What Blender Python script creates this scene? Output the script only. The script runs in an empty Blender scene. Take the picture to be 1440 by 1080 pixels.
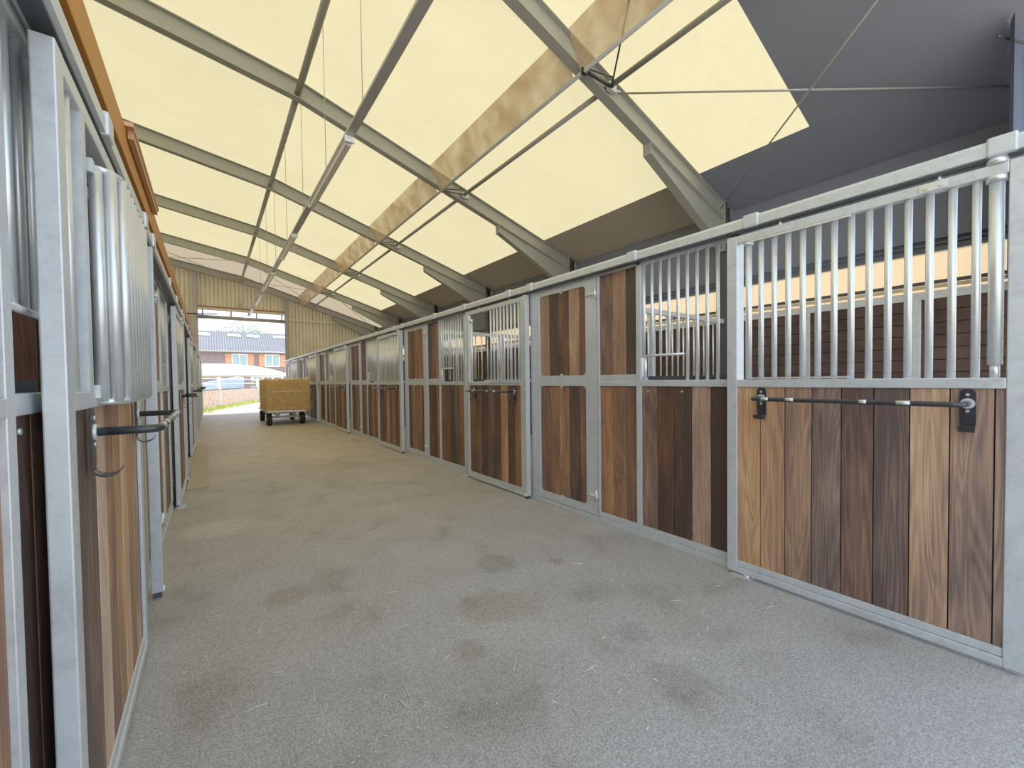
import bpy, bmesh, math, random
from mathutils import Vector, Matrix
random.seed(7)
S = bpy.context.scene
COL = S.collection
PI = math.pi

# ------------------------------------------------------------------ materials
def new_mat(name):
    m = bpy.data.materials.new(name); m.use_nodes = True
    nt = m.node_tree; nt.nodes.clear()
    out = nt.nodes.new('ShaderNodeOutputMaterial')
    return m, nt, out
def N(nt, typ, **kw):
    n = nt.nodes.new(typ)
    for k, v in kw.items():
        if k.startswith('i_'):
            key = k[2:]
            key = int(key) if key.isdigit() else key.replace('_', ' ')
            n.inputs[key].default_value = v
        else: setattr(n, k, v)
    return n
def L(nt, a, b): nt.links.new(a, b)
def ramp(nt, stops):
    r = nt.nodes.new('ShaderNodeValToRGB'); e = r.color_ramp.elements
    while len(e) < len(stops): e.new(0.5)
    for i, (p, c) in enumerate(stops):
        e[i].position = p; e[i].color = (*c, 1)
    return r
def math_n(nt, op, a=None, b=None):
    n = nt.nodes.new('ShaderNodeMath'); n.operation = op
    for i, v in enumerate((a, b)):
        if v is None: continue
        if isinstance(v, (int, float)): n.inputs[i].default_value = v
        else: L(nt, v, n.inputs[i])
    return n.outputs[0]
def objco(nt): return N(nt, 'ShaderNodeTexCoord').outputs['Object']
def geopos(nt): return N(nt, 'ShaderNodeNewGeometry').outputs['Position']

def simple(name, col, rough=0.6, metal=0.0, var=0.12, scale=8.0, bump=0.0, bscale=40.0, world=True):
    m, nt, out = new_mat(name)
    p = N(nt, 'ShaderNodeBsdfPrincipled'); p.inputs['Roughness'].default_value = rough; p.inputs['Metallic'].default_value = metal
    co = geopos(nt) if world else objco(nt)
    nz = N(nt, 'ShaderNodeTexNoise', i_Scale=scale, i_Detail=4.0); L(nt, co, nz.inputs['Vector'])
    lo = tuple(max(0, c*(1-var)) for c in col); hi = tuple(min(1, c*(1+var)) for c in col)
    r = ramp(nt, [(0.3, lo), (0.7, hi)]); L(nt, nz.outputs['Fac'], r.inputs[0]); L(nt, r.outputs[0], p.inputs['Base Color'])
    if bump:
        n2 = N(nt, 'ShaderNodeTexNoise', i_Scale=bscale, i_Detail=5.0); L(nt, co, n2.inputs['Vector'])
        b = N(nt, 'ShaderNodeBump', i_Strength=bump, i_Distance=0.02); L(nt, n2.outputs['Fac'], b.inputs['Height']); L(nt, b.outputs[0], p.inputs['Normal'])
    L(nt, p.outputs[0], out.inputs[0]); return m

def galvanised(name, base=(0.58, 0.615, 0.64), metal=0.4, rough=0.42, con=0.10, bump=0.05):
    m, nt, out = new_mat(name)
    p = N(nt, 'ShaderNodeBsdfPrincipled'); p.inputs['Metallic'].default_value = metal
    co = geopos(nt)
    a = N(nt, 'ShaderNodeTexNoise', i_Scale=9.0, i_Detail=6.0, i_Distortion=1.5); L(nt, co, a.inputs['Vector'])
    v = N(nt, 'ShaderNodeTexVoronoi', i_Scale=70.0); L(nt, co, v.inputs['Vector'])
    mx = math_n(nt, 'ADD', math_n(nt, 'MULTIPLY', a.outputs['Fac'], 0.8), math_n(nt, 'MULTIPLY', v.outputs['Distance'], 0.25))
    r = ramp(nt, [(0.3, tuple(c*(1-con*1.3) for c in base)), (0.5, base), (0.8, tuple(min(1, c*(1+con)) for c in base))])
    L(nt, mx, r.inputs[0]); L(nt, r.outputs[0], p.inputs['Base Color'])
    rr = N(nt, 'ShaderNodeMapRange'); rr.inputs[1].default_value = .3; rr.inputs[2].default_value = .75; rr.inputs[3].default_value = rough-.08; rr.inputs[4].default_value = rough+.12
    L(nt, a.outputs['Fac'], rr.inputs[0]); L(nt, rr.outputs[0], p.inputs['Roughness'])
    b = N(nt, 'ShaderNodeBump', i_Strength=bump, i_Distance=0.003); L(nt, a.outputs['Fac'], b.inputs['Height']); L(nt, b.outputs[0], p.inputs['Normal'])
    L(nt, p.outputs[0], out.inputs[0]); return m

def plank_wood(name, stops, w=0.145, vmin=0.6, vmax=1.35, rough=0.55):
    m, nt, out = new_mat(name)
    p = N(nt, 'ShaderNodeBsdfPrincipled'); p.inputs['Roughness'].default_value = rough
    sep = N(nt, 'ShaderNodeSeparateXYZ'); L(nt, objco(nt), sep.inputs[0])
    oi = N(nt, 'ShaderNodeObjectInfo')
    idn = math_n(nt, 'FLOOR', math_n(nt, 'DIVIDE', sep.outputs['X'], w))
    seed = math_n(nt, 'ADD', idn, math_n(nt, 'MULTIPLY', oi.outputs['Random'], 57.0))
    wn = N(nt, 'ShaderNodeTexWhiteNoise', noise_dimensions='1D'); L(nt, seed, wn.inputs['W'])
    cmb = N(nt, 'ShaderNodeCombineXYZ')
    lx = math_n(nt, 'SUBTRACT', sep.outputs['X'], math_n(nt, 'MULTIPLY', math_n(nt, 'ADD', idn, 0.5), w))
    L(nt, math_n(nt, 'MULTIPLY', lx, 10.0), cmb.inputs[0])
    L(nt, math_n(nt, 'MULTIPLY', seed, 3.17), cmb.inputs[1])
    L(nt, math_n(nt, 'MULTIPLY', sep.outputs['Z'], 0.75), cmb.inputs[2])
    nz = N(nt, 'ShaderNodeTexNoise', i_Scale=1.0, i_Detail=1.0, i_Distortion=0.6); L(nt, cmb.outputs[0], nz.inputs['Vector'])
    # growth-ring figure: contour bands of the smooth noise
    ring = math_n(nt, 'SINE', math_n(nt, 'MULTIPLY', nz.outputs['Fac'], 75.0))
    ringt = math_n(nt, 'ADD', math_n(nt, 'MULTIPLY', ring, 0.075), 0.10)
    cm2 = N(nt, 'ShaderNodeCombineXYZ')
    L(nt, math_n(nt, 'MULTIPLY', sep.outputs['X'], 150.0), cm2.inputs[0]); L(nt, seed, cm2.inputs[1])
    L(nt, math_n(nt, 'MULTIPLY', sep.outputs['Z'], 4.0), cm2.inputs[2])
    fine = N(nt, 'ShaderNodeTexNoise', i_Scale=1.0, i_Detail=4.0); L(nt, cm2.outputs[0], fine.inputs['Vector'])
    cm3 = N(nt, 'ShaderNodeCombineXYZ')
    L(nt, math_n(nt, 'MULTIPLY', lx, 7.0), cm3.inputs[0]); L(nt, math_n(nt, 'MULTIPLY', seed, 7.7), cm3.inputs[1]); L(nt, math_n(nt, 'MULTIPLY', sep.outputs['Z'], 1.3), cm3.inputs[2])
    cloud = N(nt, 'ShaderNodeTexNoise', i_Scale=1.0, i_Detail=2.0); L(nt, cm3.outputs[0], cloud.inputs['Vector'])
    f = math_n(nt, 'ADD', math_n(nt, 'ADD', math_n(nt, 'MULTIPLY', cloud.outputs['Fac'], 0.75), ringt), math_n(nt, 'MULTIPLY', fine.outputs['Fac'], 0.5))
    f = math_n(nt, 'ADD', math_n(nt, 'SUBTRACT', f, 0.33), math_n(nt, 'MULTIPLY', math_n(nt, 'SUBTRACT', wn.outputs['Value'], 0.5), 0.60))
    r = ramp(nt, stops); L(nt, f, r.inputs[0])
    mr = N(nt, 'ShaderNodeMapRange'); mr.inputs[3].default_value = vmin; mr.inputs[4].default_value = vmax
    L(nt, wn.outputs['Value'], mr.inputs[0])
    h = N(nt, 'ShaderNodeHueSaturation'); L(nt, r.outputs[0], h.inputs['Color']); L(nt, mr.outputs[0], h.inputs['Value'])
    sepc = N(nt, 'ShaderNodeSeparateColor'); L(nt, wn.outputs['Color'], sepc.inputs[0])
    ms = N(nt, 'ShaderNodeMapRange'); ms.inputs[3].default_value = .78; ms.inputs[4].default_value = 1.15
    L(nt, sepc.outputs[1], ms.inputs[0]); L(nt, ms.outputs[0], h.inputs['Saturation'])
    L(nt, h.outputs[0], p.inputs['Base Color'])
    b = N(nt, 'ShaderNodeBump', i_Strength=0.15, i_Distance=0.004); L(nt, fine.outputs['Fac'], b.inputs['Height']); L(nt, b.outputs[0], p.inputs['Normal'])
    L(nt, p.outputs[0], out.inputs[0]); return m

def membrane(name, col, trans, wr=0.35, mixd=0.5):
    """translucent coated fabric: diffuse reflection plus transmitted daylight, with creases"""
    m, nt, out = new_mat(name)
    co = geopos(nt)
    nz = N(nt, 'ShaderNodeTexNoise', i_Scale=0.9, i_Detail=3.0); L(nt, co, nz.inputs['Vector'])
    r = ramp(nt, [(0.3, tuple(c*0.94 for c in trans)), (0.7, trans)]); L(nt, nz.outputs['Fac'], r.inputs[0])
    # creases: their shading is multiplied into the transmitted colour
    mp = N(nt, 'ShaderNodeMapping'); mp.inputs['Scale'].default_value = (1.2, 4.0, 1.2); mp.inputs['Rotation'].default_value = (0, 0, 0.5); L(nt, co, mp.inputs[0])
    cz = N(nt, 'ShaderNodeTexNoise', i_Scale=1.5, i_Detail=2.0, i_Distortion=1.0); L(nt, mp.outputs[0], cz.inputs['Vector'])
    crease = math_n(nt, 'ABSOLUTE', math_n(nt, 'SUBTRACT', cz.outputs['Fac'], 0.5))
    cr = ramp(nt, [(0.0, (0.90, 0.885, 0.85)), (0.014, (1, 1, 1))]); L(nt, crease, cr.inputs[0])
    mul = N(nt, 'ShaderNodeMix', data_type='RGBA', blend_type='MULTIPLY'); mul.inputs[0].default_value = 0.8
    L(nt, r.outputs[0], mul.inputs[6]); L(nt, cr.outputs[0], mul.inputs[7])
    t = N(nt, 'ShaderNodeBsdfTranslucent'); L(nt, mul.outputs[2], t.inputs[0])
    d = N(nt, 'ShaderNodeBsdfDiffuse'); d.inputs[0].default_value = (*col, 1)
    bp = N(nt, 'ShaderNodeBump', i_Strength=wr, i_Distance=0.03); L(nt, cz.outputs['Fac'], bp.inputs['Height'])
    L(nt, bp.outputs[0], t.inputs['Normal']); L(nt, bp.outputs[0], d.inputs['Normal'])
    mx = N(nt, 'ShaderNodeMixShader'); mx.inputs[0].default_value = mixd
    L(nt, d.outputs[0], mx.inputs[1]); L(nt, t.outputs[0], mx.inputs[2]); L(nt, mx.outputs[0], out.inputs[0]); return m

M = {}
M['galv'] = galvanised('galvanised_steel')
M['galv_bright'] = galvanised('galvanised_tube', base=(0.74, 0.77, 0.78), metal=0.62, rough=0.36, con=0.04, bump=0.0)
M['steel'] = galvanised('painted_structural_steel', base=(0.33, 0.33, 0.295), metal=0.1, rough=0.5, con=0.06, bump=0.0)
M['dark_steel'] = simple('dark_steel', (0.06, 0.065, 0.075), rough=0.5, metal=0.3)
M['black'] = simple('black_paint', (0.018, 0.02, 0.024), rough=0.32, var=0.25, scale=30)
M['worn'] = simple('worn_metal', (0.6, 0.6, 0.6), rough=0.35, metal=0.6)
M['groove'] = simple('dark_groove', (0.02, 0.013, 0.01), rough=0.9)
M['wood'] = plank_wood('hardwood_planks', [(0.12, (0.055, 0.030, 0.024)), (0.36, (0.135, 0.066, 0.041)), (0.6, (0.27, 0.125, 0.062)), (0.92, (0.46, 0.26, 0.14))], vmin=0.8, vmax=1.1)
M['wood_light'] = plank_wood('hardwood_planks_paler', [(0.08, (0.085, 0.050, 0.042)), (0.34, (0.21, 0.120, 0.082)), (0.58, (0.42, 0.235, 0.125)), (0.92, (0.64, 0.45, 0.30))], w=0.1385, vmin=0.9, vmax=1.1)
M['timber'] = plank_wood('orange_timber', [(0.2, (0.50, 0.21, 0.06)), (0.6, (0.68, 0.33, 0.10)), (0.9, (0.78, 0.42, 0.15))], w=5.0, vmin=.95, vmax=1.0)
M['cream'] = membrane('cream_roof_membrane', (0.76, 0.67, 0.46), (0.475, 0.392, 0.205))
M['far_net'] = membrane('tan_roof_cover', (0.52, 0.44, 0.33), (0.34, 0.265, 0.17), mixd=0.45)
M['grey_tarp'] = membrane('grey_roof_cover', (0.215, 0.225, 0.265), (0.016, 0.017, 0.02), wr=0.12, mixd=0.1)  # blue of the sky light at the near opening put into the grey
M['tan_tarp'] = membrane('tan_grey_eaves_cover', (0.42, 0.36, 0.29), (0.04, 0.032, 0.022), wr=0.12, mixd=0.15)  # same grey cover, warm light bounced off the floor painted into its colour
M['strip'] = membrane('beige_side_strip', (0.7, 0.55, 0.36), (0.62, 0.45, 0.27), mixd=0.5)
M['white_tent'] = simple('white_tent_fabric', (0.9, 0.9, 0.88), rough=0.8, var=0.02)
M['rubber'] = simple('black_rubber', (0.016, 0.016, 0.017), rough=0.8, bump=0.2)
M['white_metal'] = simple('white_painted_metal', (0.8, 0.8, 0.78), rough=0.45, var=0.05)
M['glass'] = simple('window_glass', (0.35, 0.47, 0.50), rough=0.08, var=0.15, scale=2)
M['shutter'] = simple('orange_shutter_wood', (0.66, 0.33, 0.19), rough=0.6)
M['house_wall'] = simple('brown_house_wall', (0.26, 0.19, 0.19), rough=0.85, scale=3)
M['fence_wood'] = simple('brown_fence_board', (0.38, 0.27, 0.22), rough=0.8, var=0.25, scale=6)
M['blue_sheet'] = simple('pale_blue_sheet', (0.42, 0.53, 0.68), rough=0.4)
M['pallet'] = simple('grey_pallet_wood', (0.42, 0.36, 0.30), rough=0.8)
M['leaf'] = simple('pale_green_leaves', (0.30, 0.42, 0.27), rough=0.7, var=0.4, scale=5)
M['bark'] = simple('tree_bark', (0.16, 0.12, 0.09), rough=0.9, bump=0.4)
M['grass'] = simple('yellow_green_grass', (0.42, 0.50, 0.12), rough=0.8, var=0.3)
M['slab'] = simple('beige_slab', (0.44, 0.38, 0.29), rough=0.85, var=0.08, scale=6, bump=0.25)
M['twine'] = simple('pale_twine', (0.75, 0.65, 0.5), rough=0.7)
M['lamp_plastic'] = simple('lamp_diffuser', (0.62, 0.60, 0.54), rough=0.25, var=0.05)
M['tray'] = simple('grey_tray_metal', (0.40, 0.38, 0.37), rough=0.45, metal=0.3, var=0.06)
M['rope'] = simple('pale_rope', (0.55, 0.5, 0.4), rough=0.9)
M['wire'] = simple('thin_wire', (0.38, 0.35, 0.28), rough=0.6)

def m_corr(name, lo, hi, rough=0.55, metal=0.0):
    return simple(name, tuple((a+b)/2 for a, b in zip(lo, hi)), rough=rough, metal=metal, var=0.1, scale=1.5)
M['corr'] = m_corr('beige_profiled_sheet', (0.74, 0.68, 0.50), (0.86, 0.79, 0.60))
M['house_roof'] = m_corr('grey_corrugated_roof', (0.13, 0.13, 0.145), (0.19, 0.185, 0.20), rough=0.7)
M['skylight'] = simple('roof_light_sheet', (0.8, 0.8, 0.8), rough=0.4)
M['rust'] = simple('reddish_trim', (0.35, 0.16, 0.09), rough=0.7)

def m_floor():
    m, nt, out = new_mat('worn_asphalt_floor')
    p = N(nt, 'ShaderNodeBsdfPrincipled'); p.inputs['Roughness'].default_value = 0.62
    co = geopos(nt)
    big = N(nt, 'ShaderNodeTexNoise', i_Scale=0.55, i_Detail=4.0, i_Distortion=0.6); L(nt, co, big.inputs['Vector'])
    mid = N(nt, 'ShaderNodeTexNoise', i_Scale=2.6, i_Detail=5.0, i_Distortion=0.5); L(nt, co, mid.inputs['Vector'])
    fin = N(nt, 'ShaderNodeTexNoise', i_Scale=120.0, i_Detail=8.0, i_Roughness=0.7); L(nt, co, fin.inputs['Vector'])
    spk = N(nt, 'ShaderNodeTexVoronoi', i_Scale=95.0); L(nt, co, spk.inputs['Vector'])
    sep = N(nt, 'ShaderNodeSeparateXYZ'); L(nt, co, sep.inputs[0])
    # warmer, dustier towards the far bays
    far = N(nt, 'ShaderNodeMapRange'); far.inputs[1].default_value = 2.5; far.inputs[2].default_value = 9.0; L(nt, sep.outputs['Y'], far.inputs[0])
    fa = math_n(nt, 'ADD', far.outputs[0], math_n(nt, 'MULTIPLY', math_n(nt, 'SUBTRACT', big.outputs['Fac'], 0.5), 1.1))
    base = ramp(nt, [(0.0, (0.37, 0.355, 0.345)), (0.5, (0.40, 0.365, 0.315)), (1.0, (0.55, 0.465, 0.36))]); L(nt, fa, base.inputs[0])
    rm = ramp(nt, [(0.28, (0.70, 0.66, 0.61)), (0.42, (0.92, 0.91, 0.89)), (0.6, (1.0, 1.0, 1.0)), (0.8, (1.15, 1.13, 1.08))]); L(nt, mid.outputs['Fac'], rm.inputs[0])
    m1 = N(nt, 'ShaderNodeMix', data_type='RGBA', blend_type='MULTIPLY'); m1.inputs[0].default_value = 0.85
    L(nt, base.outputs[0], m1.inputs[6]); L(nt, rm.outputs[0], m1.inputs[7])
    rf = ramp(nt, [(0.34, (0.42, 0.42, 0.42)), (0.5, (1, 1, 1)), (0.66, (1.6, 1.6, 1.56))]); L(nt, fin.outputs['Fac'], rf.inputs[0])
    m2 = N(nt, 'ShaderNodeMix', data_type='RGBA', blend_type='MULTIPLY'); m2.inputs[0].default_value = 0.9
    L(nt, m1.outputs[2], m2.inputs[6]); L(nt, rf.outputs[0], m2.inputs[7])
    rs = ramp(nt, [(0.05, (1.35, 1.35, 1.3)), (0.22, (1, 1, 1)), (0.6, (0.85, 0.85, 0.85))]); L(nt, spk.outputs['Distance'], rs.inputs[0])
    m3 = N(nt, 'ShaderNodeMix', data_type='RGBA', blend_type='MULTIPLY'); m3.inputs[0].default_value = 0.6
    L(nt, m2.outputs[2], m3.inputs[6]); L(nt, rs.outputs[0], m3.inputs[7])
    grit = N(nt, 'ShaderNodeTexNoise', i_Scale=34.0, i_Detail=6.0, i_Roughness=0.75); L(nt, co, grit.inputs['Vector'])
    rg_ = ramp(nt, [(0.35, (0.74, 0.73, 0.72)), (0.52, (1.0, 1.0, 1.0)), (0.68, (1.2, 1.2, 1.18))]); L(nt, grit.outputs['Fac'], rg_.inputs[0])
    m5 = N(nt, 'ShaderNodeMix', data_type='RGBA', blend_type='MULTIPLY'); m5.inputs[0].default_value = 0.7
    L(nt, m3.outputs[2], m5.inputs[6]); L(nt, rg_.outputs[0], m5.inputs[7])
    prev = m5.outputs[2]
    # stains where the photo shows them: (x, y, radius, colour, strength)
    for (sx, sy, sr, c, st) in STAINS:
        dx = math_n(nt, 'SUBTRACT', sep.outputs['X'], sx); dy = math_n(nt, 'SUBTRACT', sep.outputs['Y'], sy)
        d = math_n(nt, 'SQRT', math_n(nt, 'ADD', math_n(nt, 'MULTIPLY', dx, dx), math_n(nt, 'MULTIPLY', dy, dy)))
        d = math_n(nt, 'ADD', d, math_n(nt, 'MULTIPLY', math_n(nt, 'SUBTRACT', mid.outputs['Fac'], 0.5), sr*1.6))
        mr = N(nt, 'ShaderNodeMapRange', interpolation_type='SMOOTHSTEP'); mr.inputs[1].default_value = sr; mr.inputs[2].default_value = sr*0.5
        mr.inputs[3].default_value = 0.0; mr.inputs[4].default_value = st; L(nt, d, mr.inputs[0])
        mx = N(nt, 'ShaderNodeMix', data_type='RGBA', blend_type='MULTIPLY'); L(nt, mr.outputs[0], mx.inputs[0]); L(nt, prev, mx.inputs[6]); mx.inputs[7].default_value = (*c, 1)
        prev = mx.outputs[2]
    L(nt, prev, p.inputs['Base Color'])
    hh = math_n(nt, 'ADD', fin.outputs['Fac'], math_n(nt, 'MULTIPLY', mid.outputs['Fac'], 1.5))
    b = N(nt, 'ShaderNodeBump', i_Strength=0.3, i_Distance=0.004); L(nt, hh, b.inputs['Height']); L(nt, b.outputs[0], p.inputs['Normal'])
    L(nt, p.outputs[0], out.inputs[0]); return m
STAINS = [(0.02, 4.62, 0.34, (1.5, 1.48, 1.4), 0.58), (1.62, 2.45, 0.18, (0.66, 0.66, 0.68), 0.58), (1.35, 1.95, 0.26, (0.80, 0.70, 0.58), 0.58),
          (1.0, 1.75, 0.11, (0.68, 0.60, 0.52), 0.58), (1.75, 1.35, 0.12, (0.68, 0.67, 0.66), 0.50), (2.0, 2.2, 0.08, (0.70, 0.62, 0.54), 0.58),
          (0.35, 2.85, 0.14, (0.72, 0.62, 0.5), 0.50), (1.62, 1.02, 0.14, (0.70, 0.69, 0.68), 0.43), (1.9, 1.75, 0.16, (0.78, 0.76, 0.74), 0.43),
          (0.7, 1.5, 0.5, (0.86, 0.84, 0.82), 0.58), (0.3, 6.0, 0.3, (0.82, 0.78, 0.72), 0.50), (1.6, 6.8, 0.5, (0.9, 0.82, 0.7), 0.5)]
M['floor'] = m_floor()

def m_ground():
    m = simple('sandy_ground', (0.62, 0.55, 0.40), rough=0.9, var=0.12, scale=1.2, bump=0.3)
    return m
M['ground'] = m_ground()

def m_straw(name, cols, sc=1.0):
    m, nt, out = new_mat(name)
    p = N(nt, 'ShaderNodeBsdfPrincipled'); p.inputs['Roughness'].default_value = 0.75
    co = objco(nt)
    mp = N(nt, 'ShaderNodeMapping'); mp.inputs['Scale'].default_value = (10*sc, 14*sc, 26*sc); mp.inputs['Rotation'].default_value = (0.4, 0.5, 0.3); L(nt, co, mp.inputs[0])
    a = N(nt, 'ShaderNodeTexNoise', i_Scale=1.6, i_Detail=6.0, i_Distortion=2.5); L(nt, mp.outputs[0], a.inputs['Vector'])
    r = ramp(nt, cols); L(nt, a.outputs['Fac'], r.inputs[0]); L(nt, r.outputs[0], p.inputs['Base Color'])
    b = N(nt, 'ShaderNodeBump', i_Strength=0.9, i_Distance=0.03); L(nt, a.outputs['Fac'], b.inputs['Height']); L(nt, b.outputs[0], p.inputs['Normal'])
    L(nt, p.outputs[0], out.inputs[0]); return m
M['straw'] = m_straw('baled_straw', [(0.32, (0.28, 0.13, 0.03)), (0.47, (0.80, 0.46, 0.13)), (0.64, (1.0, 0.74, 0.34))])
M['straw_bit'] = simple('loose_straw', (0.92, 0.70, 0.34), rough=0.7, var=0.25, scale=20)

def m_net():
    """see-through woven wind net"""
    m, nt, out = new_mat('tan_wind_net')
    co = geopos(nt)
    w = N(nt, 'ShaderNodeTexWave', i_Scale=22.0, i_Distortion=0.6); w.bands_direction = 'Z'; L(nt, co, w.inputs['Vector'])
    w2 = N(nt, 'ShaderNodeTexNoise', i_Scale=3.0, i_Detail=3.0); L(nt, co, w2.inputs['Vector'])
    r = ramp(nt, [(0.2, (0.42, 0.30, 0.20)), (0.8, (0.66, 0.50, 0.34))]); L(nt, w.outputs['Fac'], r.inputs[0])
    d = N(nt, 'ShaderNodeBsdfDiffuse'); L(nt, r.outputs[0], d.inputs[0])
    t = N(nt, 'ShaderNodeBsdfTranslucent'); L(nt, r.outputs[0], t.inputs[0])
    a = N(nt, 'ShaderNodeAddShader'); mx = N(nt, 'ShaderNodeMixShader'); mx.inputs[0].default_value = 0.6
    L(nt, d.outputs[0], mx.inputs[1]); L(nt, t.outputs[0], mx.inputs[2])
    tr_ = N(nt, 'ShaderNodeBsdfTransparent'); m4 = N(nt, 'ShaderNodeMixShader')
    hole = N(nt, 'ShaderNodeMapRange'); hole.inputs[1].default_value = .35; hole.inputs[2].default_value = .75; hole.inputs[3].default_value = .02; hole.inputs[4].default_value = .45; L(nt, w2.outputs['Fac'], hole.inputs[0])
    L(nt, hole.outputs[0], m4.inputs[0]); L(nt, mx.outputs[0], m4.inputs[1]); L(nt, tr_.outputs[0], m4.inputs[2])
    L(nt, m4.outputs[0], out.inputs[0]); return m
M['net'] = m_net()

# ------------------------------------------------------------------ geometry helpers
class MB:
    def __init__(s): s.v = []; s.f = []; s.m = []; s.sm = []
    def box(s, x0, x1, y0, y1, z0, z1, mi=0):
        b = len(s.v)
        s.v += [(x0,y0,z0),(x1,y0,z0),(x1,y1,z0),(x0,y1,z0),(x0,y0,z1),(x1,y0,z1),(x1,y1,z1),(x0,y1,z1)]
        for q in ((0,3,2,1),(4,5,6,7),(0,1,5,4),(1,2,6,5),(2,3,7,6),(3,0,4,7)):
            s.f.append(tuple(b+i for i in q)); s.m.append(mi); s.sm.append(False)
        return s
    def prism(s, poly, axis, a0, a1, mi=0):
        """extrude a 2-D polygon along axis ('x','y','z')"""
        n = len(poly); b = len(s.v)
        for a in (a0, a1):
            for (p, q) in poly:
                s.v.append({'x': (a, p, q), 'y': (p, a, q), 'z': (p, q, a)}[axis])
        s.f.append(tuple(b+i for i in range(n))); s.m.append(mi); s.sm.append(False)
        s.f.append(tuple(b+n+i for i in reversed(range(n)))); s.m.append(mi); s.sm.append(False)
        for i in range(n):
            j = (i+1) % n
            s.f.append((b+i, b+n+i, b+n+j, b+j)); s.m.append(mi); s.sm.append(False)
        return s
    def quad(s, a, b, c, d, mi=0):
        k = len(s.v); s.v += [a, b, c, d]; s.f.append((k, k+1, k+2, k+3)); s.m.append(mi); s.sm.append(False); return s
    def tube(s, pts, r, n=10, mi=0, caps=True, smooth=True):
        pts = [Vector(p) for p in pts]; rings = []
        rs = r if isinstance(r, (list, tuple)) else [r]*len(pts)
        up = None
        for i, p in enumerate(pts):
            if i == 0: t = pts[1]-pts[0]
            elif i == len(pts)-1: t = pts[-1]-pts[-2]
            else: t = (pts[i]-pts[i-1]).normalized() + (pts[i+1]-pts[i]).normalized()
            t.normalize()
            if up is None:
                up = Vector((0, 0, 1)) if abs(t.z) < 0.9 else Vector((1, 0, 0))
            u = t.cross(up).normalized(); w = u.cross(t).normalized(); up = w
            b = len(s.v)
            for k in range(n):
                a = 2*PI*k/n
                s.v.append(tuple(p + u*math.cos(a)*rs[i] + w*math.sin(a)*rs[i]))
            rings.append(b)
        for i in range(len(rings)-1):
            for k in range(n):
                k2 = (k+1) % n
                s.f.append((rings[i]+k, rings[i]+k2, rings[i+1]+k2, rings[i+1]+k)); s.m.append(mi); s.sm.append(smooth)
        if caps:
            s.f.append(tuple(rings[0]+k for k in reversed(range(n)))); s.m.append(mi); s.sm.append(False)
            s.f.append(tuple(rings[-1]+k for k in range(n))); s.m.append(mi); s.sm.append(False)
        return s
    def build(s, name, mats, parent=None, loc=None, bevel=0.0):
        me = bpy.data.meshes.new(name)
        me.from_pydata(s.v, [], s.f)
        mats = mats if isinstance(mats, (list, tuple)) else [mats]
        for m in mats: me.materials.append(m)
        me.polygons.foreach_set('material_index', s.m)
        me.polygons.foreach_set('use_smooth', s.sm)
        bm = bmesh.new(); bm.from_mesh(me); bmesh.ops.recalc_face_normals(bm, faces=bm.faces); bm.to_mesh(me); bm.free()
        me.update()
        o = bpy.data.objects.new(name, me); COL.objects.link(o)
        if parent: o.parent = parent
        if loc: o.location = loc
        if bevel:
            b = o.modifiers.new('bevel', 'BEVEL'); b.width = bevel; b.segments = 2; b.limit_method = 'ANGLE'
        return o

def tag(o, label, cat, group=None, kind=None):
    o['label'] = label; o['category'] = cat
    if group: o['group'] = group
    if kind: o['kind'] = kind
    return o
def thing(name, label, cat, loc=(0,0,0), rz=0.0, group=None):
    o = bpy.data.objects.new(name, None); COL.objects.link(o); o.empty_display_size = 0.2
    o.location = loc; o.rotation_euler = (0, 0, rz)
    return tag(o, label, cat, group)
def struct(o): o['kind'] = 'structure'; return o
KIDS = {}
def copy_tree(o, parent=None):
    c = o.copy(); COL.objects.link(c)
    if parent is not None: c.parent = parent
    for ch in list(o.children): copy_tree(ch, c)
    return c

def planks(x1, z0, z1, w=0.145, y0=0.0, y1=0.028, off=0.0, chamfer=0.0):
    """vertical boards from x=0 to x1 with dark tongue-and-groove joints"""
    mb = MB(); mb.box(0.0, x1, y0+0.010, y1-0.004, z0, z1, 1)
    k = 0
    while k*w < x1-0.004:
        a = k*w + (0.0025 if k else 0); b = min((k+1)*w-0.0025, x1)
        if b-a > 0.006: mb.box(a, b, y0, y1, z0, z1, 0)
        k += 1
    return mb
def plank_part(name, parent, x0, x1, z0, z1, y0=0.01, mat='wood', w=0.145):
    if mat == 'wood_light': w = 0.1385
    return planks(x1-x0, 0, z1-z0, w).build(name, [M[mat], M['groove']], parent, (x0, y0, z0), 0.0022)

def bar_mesh(r, z0, z1, n=10):
    mb = MB(); mb.tube([(0,0,z0),(0,0,z1)], r, n); me_o = mb.build('bar', M['galv_bright'])
    me = me_o.data; bpy.data.objects.remove(me_o); return me
BAR = {}
def bar(parent, x, y, z0, z1, r=0.0148, name='bar'):
    key = (round(z0, 3), round(z1, 3), r)
    if key not in BAR: BAR[key] = bar_mesh(r, z0, z1)
    o = bpy.data.objects.new(name, BAR[key]); COL.objects.link(o); o.parent = parent; o.location = (x, y, 0); return o

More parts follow.
